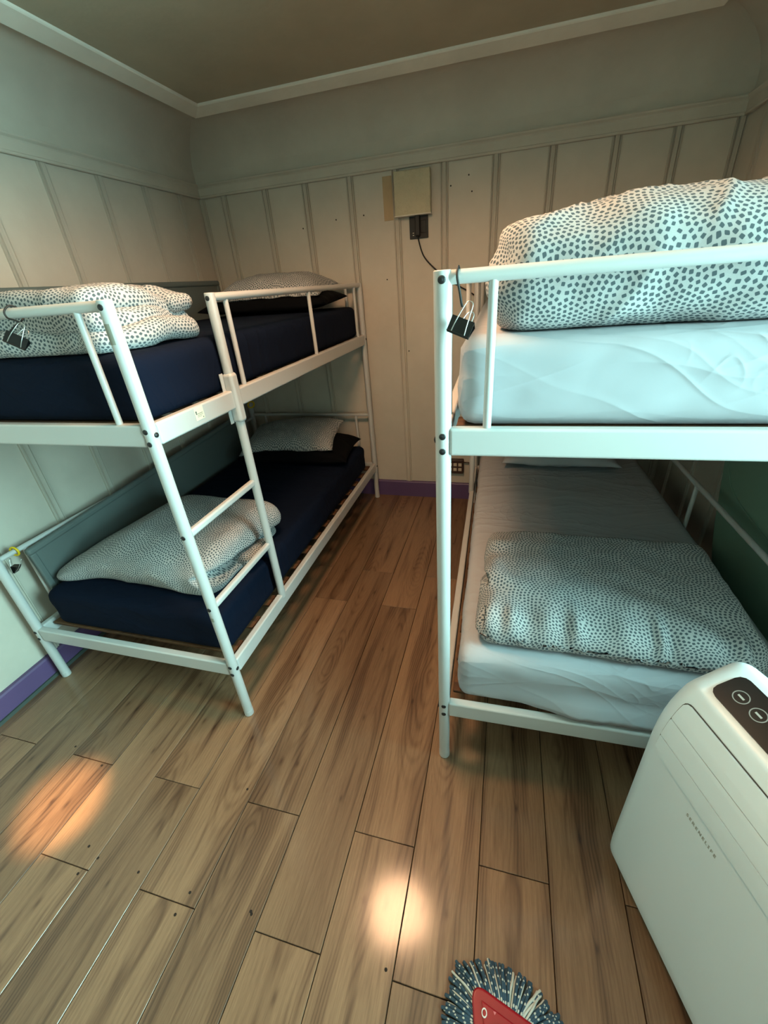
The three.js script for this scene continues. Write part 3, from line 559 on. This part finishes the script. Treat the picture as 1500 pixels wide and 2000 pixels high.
// ------------------------------------------------------------------ portable air conditioner
{
  const t = thing('air_conditioner', 'white portable air conditioner with a black control panel, in front of the right bed', 'air conditioner', [0.381, 0, -0.76], Math.atan2(-0.337, 0.942) + Math.PI / 2 + Math.PI);
  // local axes here: d = depth behind the front face, u = width towards the camera
  t.rotation.set(0, 0, 0); t.matrixAutoUpdate = true;
  const U = V(0.337, 0, 0.9415), D = V(0.9415, 0, -0.337), W = 0.46;
  t.quaternion.setFromRotationMatrix(new THREE.Matrix4().makeBasis(D, V(0, 1, 0), U));
  const prof = [[0.012, 0.05], [0.003, 0.07], [0, 0.11], [0, 0.3], [0, 0.5], [0, 0.62], [0.003, 0.66], [0.009, 0.695], [0.018, 0.727], [0.031, 0.757], [0.045, 0.781], [0.06, 0.793], [0.132, 0.829], [0.146, 0.835], [0.158, 0.836], [0.17, 0.83], [0.2, 0.803], [0.3, 0.7], [0.325, 0.66], [0.33, 0.6], [0.33, 0.11], [0.326, 0.07], [0.318, 0.05]];
  const cx = 0.165, cy = 0.45, R = 0.045, sect = [];
  for (let i = 0; i <= 8; i++) { const a = i / 8 * Math.PI / 2; sect.push([R * (1 - Math.sin(a)), R * (1 - Math.cos(a))]); }   // [u, inset]
  const us = [...sect.map(([u, s]) => [u, R - (R - s) * 1]).map(([u], i) => [R * (1 - Math.cos(i / 8 * Math.PI / 2)), R * (1 - Math.sin(i / 8 * Math.PI / 2))])];
  const rows = []; for (const [u, s] of us) rows.push([u, s]); for (let i = 1; i < 6; i++) rows.push([mix(R, W - R, i / 6), 0]); for (const [u, s] of [...us].reverse()) rows.push([W - u, s]);
  const pos = [], idx = [], n = prof.length;
  for (const [u, s] of rows) for (const [d, y] of prof) pos.push(cx + (d - cx) * (1 - s / 0.165), y > cy ? cy + (y - cy) * (1 - s / 0.4) : y, u);
  for (let i = 0; i < rows.length - 1; i++) for (let j = 0; j < n; j++) { const a = i * n + j, b = i * n + (j + 1) % n, c = a + n, e = b + n; idx.push(a, c, b, b, c, e); }
  for (const [row, f] of [[0, 1], [rows.length - 1, -1]]) { const o = pos.length / 3; pos.push(cx, cy, rows[row][0]); for (let j = 0; j < n; j++) { const a = row * n + j, b = row * n + (j + 1) % n; if (f > 0) idx.push(o, a, b); else idx.push(o, b, a); } }
  const g = new THREE.BufferGeometry(); g.setAttribute('position', new THREE.Float32BufferAttribute(pos, 3)); g.setIndex(idx); g.computeVertexNormals();
  mesh('housing', g, M.plastic, t);
  // a point on the front and top skin at arc length s from the floor, lifted by h
  const arc = [0]; const P2 = [[0, 0], ...prof.slice(2, 16)]; for (let i = 1; i < P2.length; i++) arc.push(arc[i - 1] + Math.hypot(P2[i][0] - P2[i - 1][0], P2[i][1] - P2[i - 1][1]));
  const skin = (u, s, h) => { let i = 1; while (i < arc.length - 1 && arc[i] < s) i++; const f = (s - arc[i - 1]) / (arc[i] - arc[i - 1]), [a, b] = [P2[i - 1], P2[i]], l = Math.hypot(b[0] - a[0], b[1] - a[1]), td = (b[0] - a[0]) / l, ty = (b[1] - a[1]) / l; return V(mix(a[0], b[0], f) - ty * h, mix(a[1], b[1], f) + td * h, u); };
  function skinPlate(u0, u1, s0, s1, r, thick, lift, cell = 0.02) {  // a thin plate with rounded corners that follows the skin
    const rr = Array.isArray(r) ? r : [r, r, r, r], nu = Math.max(2, Math.round((u1 - u0) / cell)), ns = Math.max(2, Math.round((s1 - s0) / 0.008)), pos = [], ix = [];
    const edge = (s) => { let a = 0; const lo = s - s0, hi = s1 - s; if (lo < rr[0]) a = Math.max(a, rr[0] - Math.sqrt(Math.max(0, rr[0] ** 2 - (rr[0] - lo) ** 2))); if (hi < rr[1]) a = Math.max(a, rr[1] - Math.sqrt(Math.max(0, rr[1] ** 2 - (rr[1] - hi) ** 2))); return a; };
    const ss = []; for (let j = 0; j <= ns; j++) ss.push(mix(s0, s1, 0.5 - 0.5 * Math.cos(Math.PI * j / ns)));
    for (const h of [lift + thick, lift]) for (const s of ss) for (let i = 0; i <= nu; i++) { const e = edge(s), p = skin(mix(u0 + e, u1 - e, i / nu), s, h); pos.push(p.x, p.y, p.z); }
    const w = nu + 1, o = (ns + 1) * w;
    for (let j = 0; j < ns; j++) for (let i = 0; i < nu; i++) { const a = j * w + i; ix.push(a, a + 1, a + w + 1, a, a + w + 1, a + w, o + a, o + a + w + 1, o + a + 1, o + a, o + a + w, o + a + w + 1); }
    const side = (a, b) => ix.push(a, b, o + b, a, o + b, o + a);
    for (let i = 0; i < nu; i++) { side(i + 1, i); side(ns * w + i, ns * w + i + 1); } for (let j = 0; j < ns; j++) { side(j * w, (j + 1) * w); side((j + 1) * w + nu, j * w + nu); }
    const q = new THREE.BufferGeometry(); q.setAttribute('position', new THREE.Float32BufferAttribute(pos, 3)); q.setIndex(ix); const f = q.toNonIndexed(); f.computeVertexNormals(); return f;
  }
  mesh('grille_recess', skinPlate(0.046, W - 0.046, 0.6, 0.768, 0.016, 0.001, 0.0008), M.plasticGroove, t);
  mesh('louver', skinPlate(0.0485, W - 0.0485, 0.6025, 0.6535, [0.014, 0.001], 0.003, 0.0018), M.plastic, t);
  mesh('louver', skinPlate(0.0485, W - 0.0485, 0.6555, 0.7085, 0.001, 0.003, 0.0018), M.plastic, t);
  mesh('louver', skinPlate(0.0485, W - 0.0485, 0.7105, 0.7655, [0.001, 0.014], 0.003, 0.0018), M.plastic, t);
  // the black panel: print for the two ringed buttons and the dashes
  const pw = W - 0.1, ph = 0.074, s0 = 0.816;
  const panelTex = canvasTex(1024, 224, (c, w, h) => {
    c.fillStyle = '#0b0c0c'; c.fillRect(0, 0, w, h); c.strokeStyle = '#8d908e'; c.fillStyle = '#a8aba9'; c.lineWidth = 6;
    for (const x of [110, 225]) { c.beginPath(); c.arc(x, 112, 40, 0, 7); c.stroke(); c.fillRect(x - 20, 106, 40, 12); }
    for (const x of [300, 350, 400]) c.fillRect(x, 108, 26, 9); c.fillRect(322, 92, 6, 8);
    for (const x of [800, 915]) { c.beginPath(); c.arc(x, 112, 40, 0, 7); c.stroke(); c.fillRect(x - 20, 106, 40, 12); }
  });
  const panel = skinPlate(0.05, 0.05 + pw, s0, s0 + ph, 0.018, 0.003, 0.001); const pp = panel.attributes.position, puv = new Float32Array(pp.count * 2);
  { const a = skin(0, s0, 0), b = skin(0, s0 + ph, 0), l = b.clone().sub(a), L2 = l.lengthSq(); for (let i = 0; i < pp.count; i++) { puv[2 * i] = (pp.getZ(i) - 0.05) / pw; puv[2 * i + 1] = ((pp.getX(i) - a.x) * l.x + (pp.getY(i) - a.y) * l.y) / L2; } }
  panel.setAttribute('uv', new THREE.BufferAttribute(puv, 2));
  mesh('control_panel', panel, phys({ map: panelTex, roughness: 0.3, clearcoat: 0.1, clearcoatRoughness: 0.1, specularIntensity: 0.5 }), t);
  // small grey lettering under the grille
  const letters = []; let lx = 0;
  for (const ch of 'SERENELIFE') { const q = new TextGeometry(ch, { font, size: 0.0085, depth: 0.0008, curveSegments: 4, bevelEnabled: false }); q.computeBoundingBox(); const wd = q.boundingBox.max.x; q.translate(lx, 0, 0); lx += wd + 0.002; letters.push(q); }
  const lg = mergeGeometries(letters); lg.rotateY(-Math.PI / 2); mesh('lettering', lg, std({ color: srgb(146, 152, 148), roughness: 0.5 }), t).position.set(0.0002, 0.554, 0.166);
  for (const [d, u] of [[0.05, 0.05], [0.05, W - 0.05], [0.28, 0.05], [0.28, W - 0.05]]) { const w = new THREE.CylinderGeometry(0.024, 0.024, 0.02, 20); w.rotateX(Math.PI / 2); w.translate(d, 0.025, u); const c = mesh('caster', w, M.blackPlastic, t); mesh('fork', rbox(0.03, 0.02, 0.032, 0.004, d, 0.052, u), M.blackPlastic, c); }
}

// ------------------------------------------------------------------ mop head on the floor
{
  const t = thing('mop', 'mop head of blue and white strands with a red plate, on the wooden floor', 'mop', [0.085, 0, -0.29]);
  const tri = new THREE.Shape(), pts = [[-0.064, 0.07], [0.135, 0.018], [-0.03, -0.125]];           // x, -z
  const c = pts.map(([a, b]) => V2(a, b)), rr = 0.03;
  for (let i = 0; i < 3; i++) { const p = c[i], a = c[(i + 2) % 3], b = c[(i + 1) % 3], e = p.clone().add(a.clone().sub(p).setLength(rr)), f = p.clone().add(b.clone().sub(p).setLength(rr)); if (i) tri.lineTo(e.x, e.y); else tri.moveTo(e.x, e.y); tri.quadraticCurveTo(p.x, p.y, f.x, f.y); }
  tri.closePath();
  const g = new THREE.ExtrudeGeometry(tri, { depth: 0.014, bevelEnabled: true, bevelSize: 0.006, bevelThickness: 0.006, bevelSegments: 4, curveSegments: 10 }); g.rotateX(-Math.PI / 2); g.translate(0, 0.04, 0);
  const plate = mesh('plate', g, M.red, t);
  const tri2 = new THREE.Shape(c.map((p) => p.clone().multiplyScalar(0.62))); const g2 = new THREE.ExtrudeGeometry(tri2, { depth: 0.003, bevelEnabled: true, bevelSize: 0.004, bevelThickness: 0.002, bevelSegments: 2 }); g2.rotateX(-Math.PI / 2); g2.translate(0.0, 0.06, 0); mesh('raised_face', g2, M.red, plate);
  const ringG = new THREE.TorusGeometry(0.007, 0.0016, 6, 24); ringG.scale(0.75, 1, 0.5); ringG.rotateX(-Math.PI / 2); ringG.translate(-0.036, 0.0655, -0.028); mesh('lettering', ringG, std({ color: srgb(230, 226, 222), roughness: 0.5 }), plate);
  const arrow = new THREE.ConeGeometry(0.004, 0.001, 3); arrow.translate(-0.012, 0.0655, -0.034); mesh('mark', arrow, std({ color: srgb(214, 120, 126), roughness: 0.5 }), plate);
  mesh('socket', new THREE.CylinderGeometry(0.017, 0.019, 0.014, 24).translate(0.0, 0.07, 0.0), M.blackPlastic, t);
  mesh('handle', tube(V(0.0, 0.075, 0.0), V(0.09, 1.25, 0.86), 0.011), M.red, t);
  const strands = { a: [], b: [] };
  const cen = V2((c[0].x + c[1].x + c[2].x) / 3, (c[0].y + c[1].y + c[2].y) / 3);
  const triR = (th) => { let best = 1e9; const dx = Math.cos(th), dy = Math.sin(th); for (let i = 0; i < 3; i++) { const A = c[i], B = c[(i + 1) % 3], ex = B.x - A.x, ey = B.y - A.y, den = dx * ey - dy * ex; if (Math.abs(den) < 1e-9) continue; const t2 = ((A.x - cen.x) * ey - (A.y - cen.y) * ex) / den, q = ((A.x - cen.x) * dy - (A.y - cen.y) * dx) / den; if (t2 > 0 && q >= -0.001 && q <= 1.001) best = Math.min(best, t2); } return best; };
  const outR = (th) => 0.62 * triR(th) + 0.108;
  for (const [N, lift] of [[105, 0], [100, 1]]) for (let k = 0; k < N; k++) {
    const th = (k + rnd(-0.3, 0.3)) / N * Math.PI * 2, r0 = triR(th) * 0.86, r1 = outR(th) * rnd(0.94, 1.03) - 0.004 * lift, bend = rnd(-0.05, 0.05), wig = rnd(-0.02, 0.02);
    const P = (f, y) => { const r = mix(r0, r1, f), a = th + bend * f * f + wig * Math.sin(f * 6); return V(cen.x + Math.cos(a) * r, y, -(cen.y + Math.sin(a) * r)); };
    const h = 0.03 + 0.008 * lift, pts = [P(0, h + 0.004), P(0.2, h + 0.01), P(0.5, h + 0.002), P(0.8, h * 0.62), P(1, 0.006 + 0.004 * lift)], r = rnd(0.0034, 0.0043), white = rnd() < 0.3;
    (white ? strands.b : strands.a).push(wire(pts, white ? r * 0.75 : r, 16));
    if (!white) { const cv = new THREE.CatmullRomCurve3(pts), o = rnd(0, 0.1); for (let f = 0.2 + o; f < 0.95; f += 0.19) { const p = cv.getPoint(f), tg = cv.getTangent(f), e = new THREE.SphereGeometry(0.0023, 6, 4); e.scale(1, 1, 1.9); e.applyQuaternion(new THREE.Quaternion().setFromUnitVectors(V(0, 0, 1), tg)); e.translate(p.x, p.y + r * 0.72, p.z); strands.b.push(e); } }
  }
  const strip = (list) => mergeGeometries(list.map((s) => { const x = s.index ? s.toNonIndexed() : s; return x; }));
  const m1 = mesh('strands', strip(strands.a), std({ color: srgb(56, 84, 104), roughness: 0.95 }), t); m1.userData = { kind: 'stuff', label: 'blue mop strands' };
  const m2 = mesh('strands', strip(strands.b), std({ color: srgb(206, 212, 206), roughness: 0.95 }), t); m2.userData = { kind: 'stuff', label: 'white mop strands' };
}

// ------------------------------------------------------------------ small things: binder clips, ties, outlets, cable
function binderClip(label, p, rot, w, hookPts) {
  const t = thing('binder_clip', label, 'binder clip', [p.x, p.y, p.z]); t.rotation.set(...rot);
  const s = new THREE.Shape(); s.moveTo(-0.012, 0); s.lineTo(0.012, 0); s.lineTo(0.0025, 0.028); s.lineTo(-0.0025, 0.028); s.closePath();
  const h = new THREE.Path(); h.moveTo(-0.0102, 0.0014); h.lineTo(-0.0012, 0.0265); h.lineTo(0.0012, 0.0265); h.lineTo(0.0102, 0.0014); h.closePath(); s.holes.push(h);
  const g = new THREE.ExtrudeGeometry(s, { depth: w, bevelEnabled: false }); g.translate(0, 0, -w / 2); g.rotateY(Math.PI / 2); mesh('spring_body', g, M.blackSteel, t);
  for (const q of [-1, 1]) mesh('jaw', tube(V(-w / 2, 0.028, q * 0.0026), V(w / 2, 0.028, q * 0.0026), 0.0016, 8), M.blackSteel, t);
  for (const q of [-1, 1]) mesh('handle', wire([V(-w * 0.3, 0.027, q * 0.003), V(-w * 0.26, 0.012, q * 0.011), V(-w * 0.2, -0.01, q * 0.017), V(-w * 0.1, -0.03, q * 0.02), V(w * 0.1, -0.03, q * 0.02), V(w * 0.2, -0.01, q * 0.017), V(w * 0.26, 0.012, q * 0.011), V(w * 0.3, 0.027, q * 0.003)], 0.0011, 40), M.wire, t);
  return t;
}
binderClip('black binder clip hanging beside the near post of the right bed', V(-0.083, 1.522, -0.921), [Math.PI - 0.55, 0.0, 0.42], 0.048);
single('cable_tie', wire([V(-0.098, 1.604, -0.972), V(-0.099, 1.619, -0.957), V(-0.1, 1.604, -0.94), V(-0.094, 1.575, -0.935), V(-0.09, 1.555, -0.932), V(-0.088, 1.548, -0.93)], 0.0024, 40), M.blackPlastic, 'black tie looped over the top rail of the right bed, above a binder clip', 'cable tie');
binderClip('black binder clip hanging from the top rail of the left bed', V(-1.275, 1.545, -0.925), [Math.PI - 0.6, -0.75, 0.25], 0.05);
single('cable_tie', wire([V(-1.29, 1.58, -0.96), V(-1.293, 1.59, -0.974), V(-1.296, 1.608, -0.975), V(-1.3, 1.62, -0.955), V(-1.303, 1.606, -0.936), V(-1.3, 1.592, -0.935), V(-1.28, 1.585, -0.935), V(-1.262, 1.578, -0.934), V(-1.28, 1.572, -0.933), V(-1.31, 1.556, -0.93)], 0.0024, 60), M.blackPlastic, 'black tie knotted over the top rail of the left bed', 'cable tie');
binderClip('black binder clip hanging beside the yellow ring at the far left edge', V(-1.975, 0.652, -0.99), [Math.PI - 0.5, 0.9, 0.1], 0.046);
{
  const ring = new THREE.TorusGeometry(0.02, 0.0045, 10, 30);
  const a = single('ring_tie', ring, M.yellow, 'yellow ring on the lower guard rail at the far left edge', 'ring'); a.position.set(-2.018, 0.69, -1.035); a.rotation.set(0, 0.1, 0);
  const b = single('ring_tie', ring, M.yellow, 'small yellow ring hanging under the upper rail, behind the ladder of the left bed', 'ring'); b.position.set(-1.93, 0.83, -2.93); b.rotation.set(0.3, 0.9, 0); b.scale.setScalar(1.25);
}
{ // metal box on the back wall
  const t = thing('wall_box', 'beige metal cover box on the back wall above the black outlet', 'wall box', [-0.601, 2.066, ZB]);
  mesh('cover', rbox(0.222, 0.222, 0.052, 0.006, 0, 0, 0.03), M.boxPaint, t);
  mesh('lower_lip', rbox(0.226, 0.006, 0.058, 0.002, 0, -0.111, 0.032), M.trim, t);
}
{ // double outlet with a plug and a black lead
  const t = thing('wall_outlet', 'black double outlet plate with a black cord, under the beige metal box', 'outlet', [-0.573, 1.894, ZB]);
  mesh('plate', rbox(0.118, 0.122, 0.012, 0.003, 0, 0, 0.007), M.blackPlastic, t);
  mesh('plug', rbox(0.03, 0.12, 0.03, 0.006, -0.004, 0.012, 0.027), M.blackPlastic, t);
  for (const y of [-0.03, -0.042]) mesh('slot', rbox(0.009, 0.004, 0.002, 0.0006, -0.035, y, 0.0135), M.socket, t);
  const lead = (x, y, z) => V(x + 0.573, y - 1.894, z);
  mesh('cord', wire([lead(-0.577, 1.85, 0.03), lead(-0.575, 1.825, 0.02), lead(-0.545, 1.735, 0.012), lead(-0.475, 1.66, 0.012), lead(-0.4, 1.6, 0.012), lead(-0.31, 1.545, 0.014), lead(-0.215, 1.488, 0.016), lead(-0.15, 1.42, 0.02), lead(-0.12, 1.3, 0.02)], 0.0042, 80), M.blackPlastic, t);
  mesh('switch', rbox(0.034, 0.066, 0.008, 0.003, 0.03, 0, 0.013), M.blackPlastic, t);
}
{ // power strip low on the back wall
  const t = thing('power_strip', 'brown six-way socket block low on the back wall, behind the right bed post', 'power strip', [-0.33, 0.285, ZB]);
  mesh('body', rbox(0.135, 0.12, 0.035, 0.008, 0, 0, 0.018), M.brown, t);
  for (const x of [-0.036, 0.002, 0.04]) for (const y of [0.018, -0.022]) mesh('socket', rbox(0.026, 0.026, 0.004, 0.006, x, y, 0.036), M.socket, t);
  mesh('lead', wire([V(0.06, 0.035, 0.02), V(0.085, 0.034, 0.02), V(0.12, 0.028, 0.02), V(0.18, -0.02, 0.02)], 0.005, 24), M.brown, t);
}

renderer.render(scene, camera);
